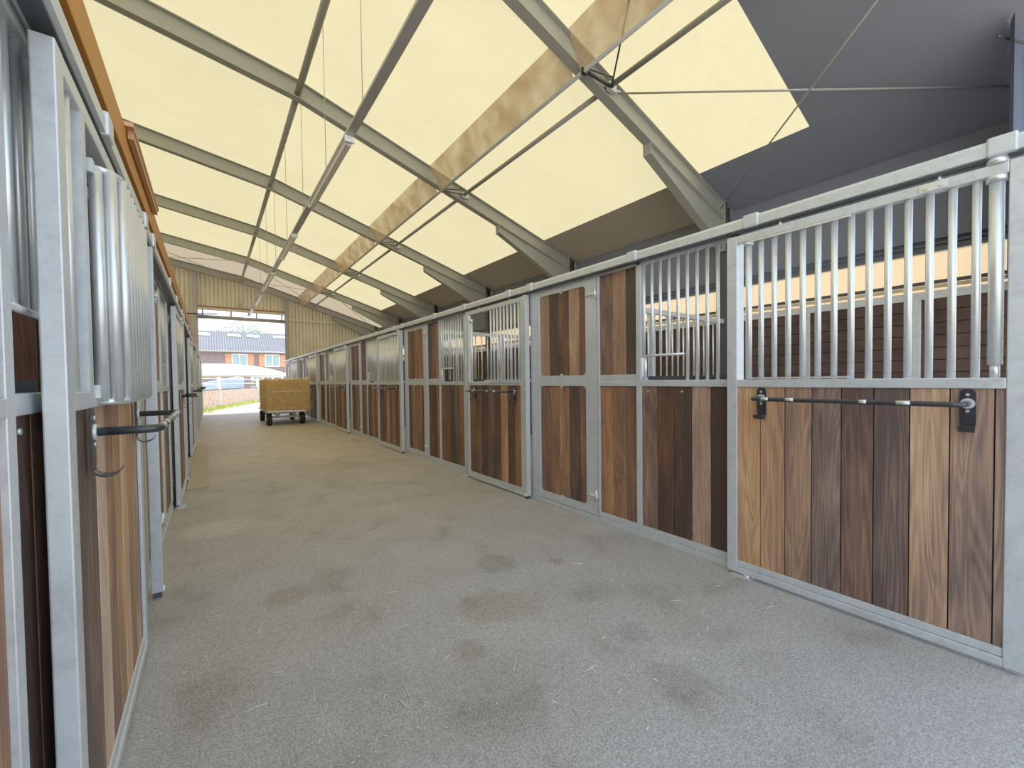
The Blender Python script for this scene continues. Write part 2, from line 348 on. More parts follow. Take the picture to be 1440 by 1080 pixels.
# ------------------------------------------------------------------ stall modules (local: x along the front, y into the stall, z up)
PER = 3.677
DW = 1.27
def make_rack(parent, x0=0.217, x1=1.093, out=0.15, hook=0.062):
    mb = MB()
    r = 0.0125; pts = [(x0, -0.004, 1.185)]
    def arc(cx, cy, a0, a1, rad):
        for i in range(5):
            a = a0 + (a1-a0)*i/4
            pts.append((cx + rad*math.cos(a), cy + rad*math.sin(a), 1.185))
    arc(x0+0.035, -out+0.035, PI, 1.5*PI, 0.035)
    arc(x1-0.035, -out+0.035, 1.5*PI, 2*PI, 0.035)
    pts.append((x1, -0.004, 1.185))
    mb.tube(pts, r, 12, 0)
    # worn paint patches
    for (a, b) in ((x0+0.06, x0+0.10), (x0+0.19, x0+0.23), (x0+0.52, x0+0.55), (x0+0.66, x0+0.71)):
        mb.tube([(a, -out-0.0006, 1.1856), (b, -out-0.0006, 1.1856)], r*0.985, 10, 1)
    rack = mb.build('saddle_rack', [M['black'], M['worn']], parent)
    for x in (x0, x1):
        b = MB()
        poly = [(x-0.026, 1.085), (x+0.026, 1.085), (x+0.026, 1.232), (x+0.016, 1.25), (x-0.016, 1.25), (x-0.026, 1.232)]
        b.prism(poly, 'y', -0.006, 0.0, 0)
        hk = []                                  # strap hook that curls out below the plate
        for i in range(9):
            a = PI*0.98*i/8
            hk.append((-0.004-hook/2 + hook/2*math.cos(a), 1.085 - hook*0.40*math.sin(a)))
        for i in range(8):
            (ya, za), (yb, zb) = hk[i], hk[i+1]
            b.prism([(ya, za), (yb, zb), (yb+0.001, zb-0.006), (ya+0.001, za-0.006)], 'x', x-0.024, x+0.024, 0)
        for z in (1.225, 1.15): b.tube([(x, -0.006, z), (x, -0.0105, z)], 0.007, 8, 1)
        b.tube([(x, -0.004, 1.185), (x, -0.014, 1.185)], 0.024, 12, 2)
        b.build('rack_bracket', [M['black'], M['worn'], M['galv']], rack)
    return rack

def make_sliding_door(label, variant='closed', wood='wood', rack=True, dz=0.0):
    t = thing('sliding_stall_door', label, 'stable door')
    f = MB(); T = 0.045; sw = 0.065
    f.box(0, sw, 0, T, 0.02, (2.24+dz)); f.box(DW-sw, DW, 0, T, 0.02, (2.24+dz))
    f.box(sw, DW-sw, 0, T, (2.188+dz), (2.238+dz))
    f.box(sw, DW-sw, 0, T, 1.253, 1.302)
    f.box(sw, DW-sw, 0.0, T, 0.02, 0.058); f.box(sw, DW-sw, 0.007, T, 0.060, 0.100)
    f.build('door_frame', M['galv'], t, bevel=0.004)
    plank_part('plank_panel', t, sw, DW-sw, 0.10, 1.253, 0.012, wood)
    nb = 13; xs = [0.204 + 0.0756*i for i in range(nb)]
    if variant == 'closed':
        for x in xs: bar(t, x, 0.022, 1.302, (2.188+dz), 0.0152 if wood == 'wood_light' else 0.0112)
        p = MB(); p.tube([(0.131, 0.02, 1.302), (0.131, 0.02, (2.18+dz))], 0.018, 12); p.tube([(0.131, 0.02, (2.165+dz)), (0.131, 0.02, (2.182+dz))], 0.026, 10)
        p.build('pivot_post', M['galv_bright'], t)
        p = MB(); p.tube([(1.17, 0.02, 1.36), (1.17, 0.02, (2.19+dz))], 0.024, 12); p.tube([(1.17, 0.02, 1.302), (1.17, 0.02, 1.362)], 0.016, 12)
        p.tube([(1.17, 0.02, (2.165+dz)), (1.17, 0.02, (2.19+dz))], 0.034, 12); p.tube([(1.17, 0.02, (2.238+dz)), (1.17, 0.02, (2.268+dz))], 0.034, 12)
        p.build('pivot_post', M['galv_bright'], t)
        for z in (1.306, (2.176+dz)):
            w = MB(); w.box(0.125, 0.66, -0.004, 0.003, z, z+0.010); w.tube([(0.655, -0.004, z+0.005), (0.655, -0.014, z+0.005)], 0.009, 8)
            w.build('window_rail', M['galv_bright'], t)
        g = MB(); g.box(0.925, 1.02, -0.006, 0.0, (2.196+dz), (2.232+dz))
        for x in (0.945, 1.0): g.tube([(x, -0.006, (2.214+dz)), (x, -0.014, (2.214+dz))], 0.010, 8)
        g.build('bolt_plate', M['galv_bright'], t)
    elif variant == 'open':                      # left half of the grille slid across: open gap, doubled bars right
        for i in range(9): bar(t, 0.60 + 0.0715*i, 0.012, 1.302, (2.188+dz), 0.012)
        w = MB(); w.box(0.58, 1.20, -0.012, 0.0, 1.286, 1.312); w.build('window_rail', M['galv'], t)
        p = MB(); p.tube([(0.12, 0.02, 1.302), (0.12, 0.02, (2.12+dz))], 0.017, 12); p.tube([(0.12, 0.02, (2.09+dz)), (0.12, 0.02, (2.13+dz))], 0.026, 10)
        p.build('pivot_post', M['galv_bright'], t)
    elif variant == 'bay':                       # window grille standing proud of the door
        for x in (0.09, 0.155): bar(t, x, 0.022, 1.302, (2.188+dz))
        w = MB(); w.box(0.235, 0.28, 0.0, 0.045, 1.302, (2.188+dz))
        w.build('window_stile', M['galv'], t)
        ya = -0.058; zt_ = 1.985; g = MB()
        for z in (1.268, zt_):
            pts = [(0.335, 0.0, z)] + [(0.39-0.055*math.cos(a), -0.003-0.055*math.sin(a), z) for a in (0.3, 0.8, 1.57)] + [(0.93, ya, z)] + [(0.97, -0.03, z), (0.985, 0.0, z)]
            g.tube(pts, 0.010, 8)
        gr = g.build('window_grille', M['galv_bright'], t)
        for (x, y) in [(0.338, -0.010), (0.352, -0.040)] + [(0.40+0.075*i, ya) for i in range(8)]:
            bar(gr, x, y, 1.268, zt_, 0.0165)
        for z in (1.30, 1.98):
            c = MB(); c.box(0.30, 0.335, -0.01, 0.03, z-0.02, z+0.02); c.build('window_hinge', M['galv'], gr)
    for x in (0.31, 0.99):                       # trolley hangers that run in the track
        h = MB(); h.tube([(x, 0.022, (2.238+dz)), (x, 0.022, (2.268+dz))], 0.007, 8); h.tube([(x, 0.022, (2.24+dz)), (x, 0.022, (2.247+dz))], 0.015, 6)
        h.box(x-0.05, x+0.05, 0.016, 0.028, (2.262+dz), (2.268+dz))
        h.build('hanger', M['galv_bright'], t)
    if rack: make_rack(t)
    return t

def make_hinged_door(label, dz=0.0):
    t = thing('hinged_stall_door', label, 'stable door')
    f = MB(); a, b, pa, pb = 0.036, 0.926, 0.122, 0.792
    f.box(a, pa, 0, .04, 0.05, (2.285+dz)); f.box(pb, b, 0, .04, 0.05, (2.285+dz))
    for (z0, z1) in ((0.05, 0.125), (1.25, 1.355), ((2.195+dz), (2.285+dz))): f.box(pa, pb, 0, .04, z0, z1)
    c = 0.028
    for (z0, z1) in ((0.125, 1.25), (1.355, (2.195+dz))):     # chamfer gussets in the corners of each panel
        f.prism([(pa, z0), (pa+c, z0), (pa, z0+c)], 'y', 0, .012); f.prism([(pb, z0), (pb-c, z0), (pb, z0+c)], 'y', 0, .012)
        f.prism([(pa, z1), (pa+c, z1), (pa, z1-c)], 'y', 0, .012); f.prism([(pb, z1), (pb-c, z1), (pb, z1-c)], 'y', 0, .012)
        mx = (pa+pb)/2
        f.prism([(mx-.018, z0), (mx+.018, z0), (mx+.010, z0+.018), (mx-.010, z0+.018)], 'y', 0, .012)
        f.prism([(mx-.018, z1), (mx+.018, z1), (mx+.010, z1-.018), (mx-.010, z1-.018)], 'y', 0, .012)
    f.build('door_frame', M['galv'], t, bevel=0.003)
    plank_part('plank_panel', t, pa, pb, 0.125, 1.25, 0.012, 'wood')
    plank_part('plank_panel', t, pa, pb, 1.355, (2.195+dz), 0.012, 'wood')
    for z in (2.10+dz, 0.235):
        h = MB(); h.box(0.83, 0.915, -0.007, 0, z-0.022, z+0.022); h.tube([(0.926, -0.012, z-0.05), (0.926, -0.012, z+0.05)], 0.012, 10)
        h.tube([(0.80, -0.012, z-0.004), (0.95, -0.012, z-0.004)], 0.007, 8)
        for x in (0.85, 0.89): h.tube([(x, -0.007, z), (x, -0.014, z)], 0.009, 8)
        h.build('hinge', M['galv_bright'], t)
    return t

def make_front(label, post=1.365, hatch=True, trough=True, dz=0.0):
    t = thing('stall_front', label, 'stable front')
    p1 = post + 0.047
    f = MB()
    f.box(-0.03, 0.03, 0, .06, 0, (2.29+dz))
    f.box(0.03, 2.20, 0.0, .05, 0.0, 0.044)                   # sill channel
    f.box(0.936, 2.20, 0.006, .05, 0.046, 0.097)
    f.box(0.936, 0.962, 0, .05, 0.097, (2.29+dz))
    f.box(post, p1, 0, .055, 0.097, (2.29+dz))
    f.box(2.14, 2.20, 0, .055, 0.097, (2.29+dz))
    f.box(0.962, post, 0.0, .045, 1.252, 1.295); f.box(0.962, post, 0.004, .045, 1.297, 1.352)
    f.box(p1, 2.14, 0, .045, 1.253, 1.303)
    f.box(0.962, 3.64, 0, .05, (2.25+dz), (2.29+dz))
    f.build('front_frame', M['galv'], t, bevel=0.003)
    plank_part('plank_panel', t, 0.962, post, 0.097, 1.252, 0.014)
    plank_part('plank_panel', t, 0.962, post, 1.352, (2.25+dz), 0.014)
    plank_part('plank_panel', t, p1, 2.14, 0.097, 1.253, 0.014)
    n = int((2.14-p1)/0.076)
    for i in range(n):
        x = p1 + 0.016 + 0.0763*i
        low = 1.50 if (hatch and x < p1+0.37) else 1.303
        bar(t, x, 0.025, low, (2.25+dz), 0.0122)
    if hatch:
        h = MB(); h.tube([(p1-0.02, 0.012, 1.50), (p1+0.38, 0.012, 1.50)], 0.010, 8); h.tube([(p1+0.03, 0.02, 1.303), (p1+0.03, 0.02, 1.5)], 0.012, 8)
        h.build('hatch_rail', M['galv_bright'], t)
    if trough:
        b = MB()
        prof = [(0.07, 1.335), (0.07, 1.15), (0.16, 1.08), (0.30, 1.08), (0.38, 1.335), (0.36, 1.335), (0.29, 1.10), (0.165, 1.10), (0.09, 1.16), (0.09, 1.335)]
        b.prism(prof, 'x', p1+0.02, 2.10)
        b.build('feed_trough', M['dark_steel'], t)
    for x in (p1+0.06, p1+0.36):
        b = MB(); b.tube([(x, 0.016, 1.215), (x, 0.008, 1.215)], 0.008, 8); b.build('panel_bolt', M['worn'], t)
    s = MB(); s.box(3.603, 3.655, -0.078, -0.024, 0.035, (2.245+dz)); s.build('stop_post', M['galv'], t, bevel=0.003)
    s = MB(); s.box(3.608, 3.65, -0.07, -0.03, 0.0, 0.07, 0); s.tube([(3.629, -0.085, 0.045), (3.629, -0.02, 0.045)], 0.018, 10, 1); s.build('stop_foot', [M['dark_steel'], M['white_metal']], t)
    k = MB()
    k.prism([(-0.075, (2.275+dz)), (-0.075, (2.325+dz)), (-0.06, (2.345+dz)), (-0.02, (2.345+dz)), (-0.005, (2.325+dz)), (-0.005, (2.275+dz)), (-0.02, (2.272+dz)), (-0.02, (2.32+dz)), (-0.06, (2.32+dz)), (-0.06, (2.272+dz))], 'x', -0.03, PER-0.034)
    k.build('door_track', M['galv'], t)
    b = MB(); b.box(-0.03, PER-0.034, -0.062, -0.018, 2.262+dz, 2.271+dz); b.build('track_slot', M['dark_steel'], t)  # dark bar filling the slot, stands in for its shade
    for x in (0.05, 1.385, 2.30, 3.33):
        b = MB(); b.box(x-0.045, x+0.045, -0.085, 0.0, (2.268+dz), (2.352+dz)); b.build('track_bracket', M['galv'], t, bevel=0.008)
    g = MB(); g.box(2.18, 2.30, -0.10, -0.02, 0.0, 0.012); g.tube([(2.27, -0.06, 0.0), (2.27, -0.06, 0.022)], 0.02, 10)
    if post < 1.5: g.build('floor_guide', M['worn'], t)
    return t

def make_partition(label, L_=4.15):
    t = thing('stall_partition', label, 'stable partition')
    f = MB(); f.box(0, L_, -.025, .025, 0.02, 0.07); f.box(0, L_, -.025, .025, 1.27, 1.33); f.box(0, L_, -.025, .025, 2.22, 2.29)
    for x in (0, L_/2, L_-0.06): f.box(x, x+0.06, -.024, .024, 0.0, 2.22)
    f.build('partition_frame', M['galv'], t)
    planks(L_-0.12, 0, 1.2, 0.145, -0.015, 0.015).build('plank_panel', [M['wood'], M['groove']], t, (0.06, 0, 0.07))
    n = int((L_-0.15)/0.145)
    for i in range(n): bar(t, 0.13+0.145*i, 0, 1.33, 2.22, 0.0125)
    return t

XR, XL = 2.865, -0.345
YR0 = 3.53                      # first boundary post on the right
YL0 = -0.277                    # first boundary on the left
ORD = ['first', 'second', 'third', 'fourth', 'fifth', 'sixth', 'seventh']

# ---- prototypes
doorA = make_sliding_door('', 'closed', 'wood_light')
doorB = make_sliding_door('', 'open', 'wood')
doorC = make_sliding_door('', 'closed', 'wood')
doorD = make_sliding_door('', 'bay', 'wood_light', dz=-0.088)
hing = make_hinged_door('')
frontR = make_front('')
DZL = -0.088
frontL0 = make_front('', post=1.60, dz=DZL)
frontL = make_front('', dz=DZL)
hingL = make_hinged_door('', dz=DZL)
doorLC = make_sliding_door('', 'closed', 'wood', dz=DZL)
part = make_partition('')
used = set()
def place(proto, x, y, rz, label, group, z=0):
    o = proto if proto.name not in used else copy_tree(proto)
    used.add(proto.name)
    o.location = (x, y, z); o.rotation_euler = (0, 0, rz); o['label'] = label; o['group'] = group
    return o

def right_pt(k, s, y): return (XR + y, YR0 + PER*k - s)
def left_pt(j, s, y): return (XL - y, YL0 + PER*j + s)
for k in range(6):
    o_ = 'right-hand row, %s stall from the camera' % ORD[k]
    x, y = right_pt(k, 0, 0)
    place(frontR, x, y, -PI/2, ['fixed front with nine bars beside the big near sliding door, right row', 'fixed front with bars and hatch in the second right-hand stall',
          'fixed front with bars and dark hatch in the third right-hand stall', 'fixed front with bars in the fourth right-hand stall',
          'fixed front with bars in the fifth right-hand stall, beside the hay trailer', 'fixed front of the farthest right-hand stall by the end wall'][k], 'stall fronts of the right-hand row')
    place(hing, x, y, -PI/2, ['nearest tall plank door with two panels in the right row', 'second plank door with two panels from the camera, right row',
          'third plank door with two panels from the camera, right row', 'fourth plank door with two panels from the camera, right row',
          'fifth two-panel plank door, right row, behind the hay trailer', 'farthest two-panel plank door, right row, by the end wall'][k], 'hinged plank doors of the right-hand row')
    s0 = [2.145, 2.331, 2.328, 2.325, 2.325, 2.325][k]
    dx, dy = right_pt(k, s0, -0.065)
    pr = [doorA, doorB, doorC, doorC, doorC, doorC][k]
    place(pr, dx, dy, -PI/2, ['largest sliding stall door at right with paler planks and black saddle rack', 'sliding stall door with half-open grille above black saddle rack, right row',
          'third sliding barred door from the camera, right row', 'fourth sliding barred door from the camera, right row',
          'fifth sliding barred door, right row, just right of the hay bale', 'farthest sliding barred door, right row, behind the hay bale'][k], 'sliding doors of the right-hand row')
    px, py = right_pt(k, 0, 0.065)
    if k < 4: place(part, px, py, 0, ['barred partition seen through the nine bars left of the big near door', 'barred partition seen through the half-open sliding door, right row',
          'barred partition at the far side of the third right-hand stall', 'barred partition at the far side of the fourth right-hand stall'][k], 'partitions between the right-hand stalls')
for j in range(6):
    x, y = left_pt(j, 0, 0)
    place(frontL0 if j == 0 else frontL, x, y, PI/2, ['nearest fixed front at the left edge with planks and dark hatch', 'fixed front just beyond the near left sliding door',
          'third fixed stall front from the camera, left row', 'fourth fixed stall front from the camera, left row', 'fifth fixed stall front from the camera, left row', 'farthest fixed stall front of the left row by the doorway'][j], 'stall fronts of the left-hand row')
    if j > 0: place(hingL, x, y, PI/2, ['', 'nearest two-panel plank door of the left row, past the open sliding door', 'second two-panel plank door of the left row', 'third two-panel plank door of the left row, beside the beige slab', 'fourth two-panel plank door of the left row', 'farthest two-panel plank door of the left row'][j], 'hinged plank doors of the left-hand row')
    s0 = [1.725, 2.26, 2.32, 2.28, 2.30, 2.30][j]
    dx, dy = left_pt(j, s0, -0.065)
    place(doorD if j == 0 else doorLC, dx, dy, PI/2, ['near left sliding door with bulging grille and protruding black saddle rack', 'second sliding door from the camera, left row, edge-on',
          'third sliding door from the camera, left row, beside the beige slab', 'fourth sliding door from the camera, left row', 'fifth sliding door from the camera, left row', 'farthest sliding door of the left row by the doorway'][j], 'sliding doors of the left-hand row')

for j in range(0, 4):  # first partition is unseen, added to keep sky light out of the stall
    t = thing('stall_partition', ['nearest dark solid plank partition at the left edge behind the hatch', 'dark solid plank partition behind the near left sliding door', 'dark solid plank partition in the middle of the left row', 'dark solid plank partition farther down the left row'][j], 'stable partition', (XL-0.07, YL0+PER*j, 0), PI, 'solid partitions between the left-hand stalls')
    b = MB(); b.box(0, 4.6, -.025, .025, 0.0, 0.06); b.box(0, 4.6, -.025, .025, 2.40, 2.46); b.box(0, .06, -.025, .025, .06, 2.40); b.box(4.54, 4.6, -.025, .025, .06, 2.40)
    b.build('partition_frame', M['galv'], t)
    planks(4.48, 0, 2.34, 0.145, -0.015, 0.015).build('plank_panel', [M['wood'], M['groove']], t, (0.06, 0, 0.06))
# ------------------------------------------------------------------ setting
YE = 21.9
def ztop(x): return 6.0 - 0.31*(x-1.2) if x >= 1.2 else 6.0 + 0.17*(1.2-x)
def zroof(x): return ztop(x) + 0.03

fl = MB(); fl.quad((-5.2, -3, 0), (7.3, -3, 0), (7.3, YE, 0), (-5.2, YE, 0))
fl.quad((-5.2, YE, 0), (7.3, YE, 0), (3.2, 26.2, 0), (-1.2, 22.6, 0))  # diagonal slab edge stands in for a shadow edge on the yard
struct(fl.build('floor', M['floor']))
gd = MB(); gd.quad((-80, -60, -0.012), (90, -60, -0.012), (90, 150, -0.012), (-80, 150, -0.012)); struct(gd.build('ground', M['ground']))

# roof membrane: cream field, grey covers along the eave and at both ends
cm = MB()
xs = [-5.3, -3, -1, 1.2, 3.2, 5.0, 6.2, 7.32]
ys = [-0.6, 2.03, 3.53, 7.2, 10.87, 14.54, 18.21, 19.35, YE+0.15]
for i in range(len(xs)-1):
    for j in range(len(ys)-1):
        a, b, c, d = xs[i], xs[i+1], ys[j], ys[j+1]
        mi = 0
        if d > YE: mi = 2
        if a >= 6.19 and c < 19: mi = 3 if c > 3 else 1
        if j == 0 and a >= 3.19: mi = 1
        cm.quad((a, c, zroof(a)), (b, c, zroof(b)), (b, d, zroof(b)), (a, d, zroof(a)), mi)
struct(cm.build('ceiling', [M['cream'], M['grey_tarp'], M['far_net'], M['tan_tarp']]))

# right side wall: dark boards, translucent strip, grey cover up to the eave
wr = MB()
X = 7.16
k = 0; z = 0.0
while z < 2.25:
    wr.box(X-0.03, X, -0.3, YE, z+0.004, min(z+0.145, 2.25), 0); z += 0.15
wr.box(X, X+0.02, -0.3, YE, 0, 2.28, 3)
wr.quad((X+0.09, -0.3, 2.2), (X+0.09, YE, 2.2), (X+0.09, YE, 2.83), (X+0.09, -0.3, 2.83), 1)
wr.quad((X+0.10, -0.3, 2.83), (X+0.10, YE, 2.83), (X+0.12, YE, 4.2), (X+0.12, -0.3, 4.2), 2)
M['dark_board'] = simple('dark_brown_boards', (0.058, 0.03, 0.024), rough=0.85, var=0.5, scale=3)
struct(wr.build('wall_right', [M['dark_board'], M['strip'], M['grey_tarp'], M['groove']]))
tr = MB(); tr.box(X-0.06, X+0.02, -0.3, YE, 2.24, 2.335, 0); struct(tr.build('trim_1', M['galv']))
tr = MB(); tr.box(X-0.03, X+0.05, -0.3, YE, 2.375, 2.41, 0); struct(tr.build('trim_2', simple('pale_timber_rail', (0.55, 0.46, 0.30))))
tr = MB(); tr.box(X+0.02, X+0.07, -0.3, YE, 2.43, 2.47, 0); struct(tr.build('trim_3', M['dark_steel']))
for (ya, yb) in ((1.14, 1.22), (2.31, 2.38), (5.0, 5.07), (6.2, 6.27)):
    p = MB(); p.box(X-0.07, X-0.03, ya, yb, 0, 2.24)
    tag(p.build('back_wall_post', M['galv'], bevel=0.004), 'grey upright on the dark back wall seen through the right-hand bars', 'post', 'uprights on the back wall of the right stalls')
t = MB(); t.tube([(X-0.03, -0.3, 2.94), (X-0.03, YE, 2.94)], 0.022, 8); t.tube([(X+0.0, -0.3, 2.885), (X+0.0, YE, 2.885)], 0.016, 8)
tag(t.build('eaves_tube', M['dark_steel']), 'dark horizontal tube above the beige strip behind the right-hand stalls', 'tube')

wl = MB(); wl.box(-5.25, -5.2, -0.6, YE, 0, 2.6, 0); wl.quad((-5.22, -0.6, 2.6), (-5.22, YE, 2.6), (-5.22, YE, 7.15), (-5.22, -0.6, 7.15), 1)
struct(wl.build('wall_left', [M['dark_board'], M['cream']]))

# gable wall of profiled sheet around the doorway
def profiled(mb, xa, xb, za, zb_fn, y, mi=0, pitch=0.15, dep=0.07):
    x = xa; e = 1
    pts = []
    while x < xb:
        for (dx, dy) in ((0, 0), (0.10, 0), (0.108, dep), (0.138, dep), (0.146, 0)):
            if x+dx <= xb: pts.append((x+dx, y+dy))
        x += pitch
    pts.append((xb, y))
    for (p, q) in zip(pts[:-1], pts[1:]):
        if p == q: continue
        za_ = za(p[0]) if callable(za) else za; zc_ = za(q[0]) if callable(za) else za
        mb.quad((p[0], p[1], za_), (q[0], q[1], zc_), (q[0], q[1], zb_fn(q[0])), (p[0], p[1], zb_fn(p[0])), mi)
gw = MB()
profiled(gw, 2.9, 7.3, 0, zroof, YE)
profiled(gw, -5.25, -0.35, 0, zroof, YE)
profiled(gw, -0.36, 2.9, 4.5, zroof, YE)
struct(gw.build('wall_back', M['corr']))
for (x, nm, lb) in ((-0.45, 'gable_post', 'grey steel gable post left of the end doorway'), (2.92, 'gable_post', 'grey steel gable post right of the end doorway')):
    p = MB(); w = 0.11
    zt = ztop(x)-0.3
    p.box(x-w/2, x+w/2, YE-0.20, YE-0.188, 0, zt); p.box(x-w/2, x+w/2, YE-0.032, YE-0.02, 0, zt); p.box(x-0.006, x+0.006, YE-0.188, YE-0.032, 0, zt)
    o = bpy.data.objects.new('gable_post', None); COL.objects.link(o); o.location = (0, 0, 0); tag(o, lb, 'post', 'gable posts')
    p.build('post_section', M['tray'], o)
    b = MB(); b.box(x-0.1, x+0.1, YE-0.24, YE-0.005, 0, 0.012); b.build('base_plate', M['steel'], o)
t = thing('curtain_rail', 'pale rail assembly across the top of the end doorway', 'rail', (0, 0, 0))
b = MB(); b.box(-0.36, 2.9, YE-0.09, YE-0.03, 4.45, 4.56); b.build('upper_beam', M['corr'], t)
b = MB(); b.box(-0.36, 2.9, YE-0.09, YE-0.03, 4.56, 4.63); b.build('flashing', M['rust'], t)
b = MB(); b.tube([(-0.36, YE-0.06, 4.16), (2.9, YE-0.06, 4.16)], 0.085, 12); b.build('roller_tube', M['tray'], t)
for x in (-0.2, 0.8, 1.75, 2.75):
    b = MB(); b.box(x-0.03, x+0.03, YE-0.08, YE-0.04, 4.2, 4.46); b.build('rail_bracket', M['tray'], t)
b = MB(); b.box(2.98, 6.0, YE-0.06, YE-0.005, 4.22, 4.30); tag(b.build('sheeting_rail', M['corr']), 'horizontal sheeting rail on the gable wall right of the doorway', 'rail')
b = MB(); b.tube([(-0.95, YE-0.28, 4.22), (0.3, YE-0.26, 4.27)], 0.025, 8); b.box(-0.95, -0.75, YE-0.33, YE-0.22, 4.15, 4.3)
tag(b.build('crank_rod', M['dark_steel']), 'dark crank rod at the top left corner of the end doorway', 'rod')
b = MB(); b.tube([(1.15, 21.0, 5.55), (1.152, 21.0, 4.75), (1.16, 21.0, 4.05)], 0.012, 6)
tag(b.build('hanging_rope', M['rope']), 'pale thin rope hanging above the end doorway', 'rope')
b = MB(); ring = [(1.12+0.06*math.cos(a), 21.72, 4.72+0.11*math.sin(a)) for a in [2*PI*i/16 for i in range(17)]]
b.tube(ring, 0.018, 6); b.tube([(1.12, 21.72, 4.83), (1.10, 21.72, 5.15)], 0.012, 6)
tag(b.build('rope_coil', M['rope']), 'small coiled rope loop on the gable wall above the doorway', 'rope')

lo = MB(); lo.box(-5.2, -0.46, -0.5, YE-0.1, 2.55, 2.60); struct(lo.build('ceiling', M['dark_board']))
# near gable curtain at the right
nw = MB()
def curtain(u, v): return 5.90 + u*1.4, 0.36 + 0.035*math.sin(u*26) * (0.4+v)
n = 30
for i in range(n):
    (xa, ya), (xb, yb) = curtain(i/n, .5), curtain((i+1)/n, .5)
    nw.quad((xa, ya, 2.2), (xb, yb, 2.2), (xb, yb, zroof(xb)-0.02), (xa, ya, zroof(xa)-0.02))
M['blue_tarp'] = membrane('blue_grey_curtain', (0.13, 0.15, 0.22), (0.02, 0.025, 0.04), wr=0.3, mixd=0.15)
struct(nw.build('wall_front', M['blue_tarp']))
for i, (z, dx) in enumerate(((4.95, 0.10), (4.62, 0.16), (4.38, 0.12))):
    b = MB(); b.tube([(5.83, 0.46, z), (5.92, 0.43, z+0.012), (5.92+dx+.1, 0.32, z-0.01)], 0.010, 6)
    tag(b.build('curtain_strap', M['dark_steel']), ['highest dark strap at the edge of the gable curtain, top right', 'middle dark strap at the edge of the gable curtain, top right', 'lowest dark strap at the edge of the gable curtain, top right'][i], 'strap', 'straps on the gable curtain')

# ------------------------------------------------------------------ portal rafters
def make_rafter():
    t = thing('steel_rafter', '', 'rafter')
    def zt(x): return ztop(x)
    H_ = 0.28; fw = 0.065; tf = 0.014
    mb = MB(); xsr = [-5.1, 1.2, 7.25]
    for a, b in zip(xsr[:-1], xsr[1:]):
        for (o0, o1, hw) in ((0.0, -tf, fw), (-H_+tf, -H_, fw), (-tf, -H_+tf, 0.006)):
            mb.prism([(a, zt(a)+o1), (b, zt(b)+o1), (b, zt(b)+o0), (a, zt(a)+o0)], 'y', -hw, hw)
    mb.build('rafter_beam', M['steel'], t)
    h = MB(); xa, xb = 4.95, 7.02
    za, zb = zt(xa)-H_, zt(xb)-H_; zl, zr = zt(xa)-H_-0.15, 3.42
    h.prism([(xa, zl), (xb, zr), (xb, zb), (xa, za)], 'y', -0.006, 0.006)
    h.prism([(xa, zl-0.012), (xb, zr-0.012), (xb, zr), (xa, zl)], 'y', -fw, fw)
    h.prism([(xa-0.012, za), (xa, za), (xa, zl-0.012), (xa-0.012, zl-0.012)], 'y', -fw, fw)
    h.build('haunch', M['steel'], t)
    c = MB(); c.box(6.99, 7.02, -0.075, 0.075, 0, 4.22); c.box(7.09, 7.105, -0.07, 0.07, 0, 4.18); c.box(7.02, 7.09, -0.006, 0.006, 0, 4.18)
    c.build('column', M['dark_steel'], t)
    e = MB(); e.box(6.93, 6.945, -0.08, 0.08, 3.42, 4.24)
    for z in (3.55, 3.75, 3.95, 4.12):
        for y in (-0.05, 0.05): e.tube([(6.93, y, z), (6.912, y, z)], 0.014, 6)
    e.build('end_plate', M['steel'], t)
    return t
raf = make_rafter()
RY = [3.53 + 3.67*k for k in range(6)]; RY[5] = 21.62
for k in range(6):
    place(raf, 0, RY[k], 0, ['nearest grey steel roof rafter, top centre to right', 'second grey steel roof rafter from the camera', 'third grey steel roof rafter from the camera',
          'fourth grey steel roof rafter from the camera', 'fifth grey steel roof rafter from the camera', 'farthest dark rafter against the gable wall'][k], 'steel portal rafters')
BAYN = ['in the nearest roof bay', 'between the first and second rafters', 'between the second and third rafters', 'between the third and fourth rafters', 'between the fourth and fifth rafters', 'in the last roof bay by the gable']
YB = [(-0.3, 3.52)] + [(RY[i]+0.008, RY[i+1]-0.008) for i in range(5)]
for i, (ya, yb) in enumerate(YB):
    b = MB(); b.tube([(1.2, ya, 5.80), (1.2, yb, 5.80)], 0.048, 12)
    tag(b.build('ridge_tube', M['steel']), 'round grey roof tube left of the tray ' + BAYN[i], 'roof tube', 'round roof tubes left of the light tray')
    b = MB(); b.tube([(4.11, ya, 4.96), (4.11, yb, 4.96)], 0.034, 10)
    tag(b.build('purlin_tube', M['steel']), 'thin purlin tube right of the net ' + BAYN[i], 'roof tube', 'purlin tubes right of the net')
    # wind net bunched below the membrane
    nb = MB(); nx = 26; nz = 8; base = len(nb.v); g = {}
    for a in range(nx+1):
        for c in range(nz+1):
            u, v = a/nx, c/nz
            yy = ya + 0.05 + (yb-ya-0.1)*u
            sag = 0.05*math.sin(PI*u) if i else 0.0
            wid = 1.0 if i else 1.0 + 0.5*(1-u)
            xx = 3.60 - 0.20*v*wid + 0.025*math.sin(9*v+3*u*math.sin(5*u)) * (1-abs(2*v-1))
            zz = 4.90 + (zroof(3.40)-0.02-4.90)*v - sag*v*(1-v)
            g[a, c] = len(nb.v); nb.v.append((xx, yy, zz))
    for a in range(nx):
        for c in range(nz):
            nb.f.append((g[a, c], g[a+1, c], g[a+1, c+1], g[a, c+1])); nb.m.append(0); nb.sm.append(True)
    tag(nb.build('wind_net', M['net']), 'tan bunched wind net ' + BAYN[i], 'net', 'bunched wind nets under the roof')
b = MB(); b.tube([(3.605, -0.3, 4.905), (3.605, 21.5, 4.905)], 0.024, 8)
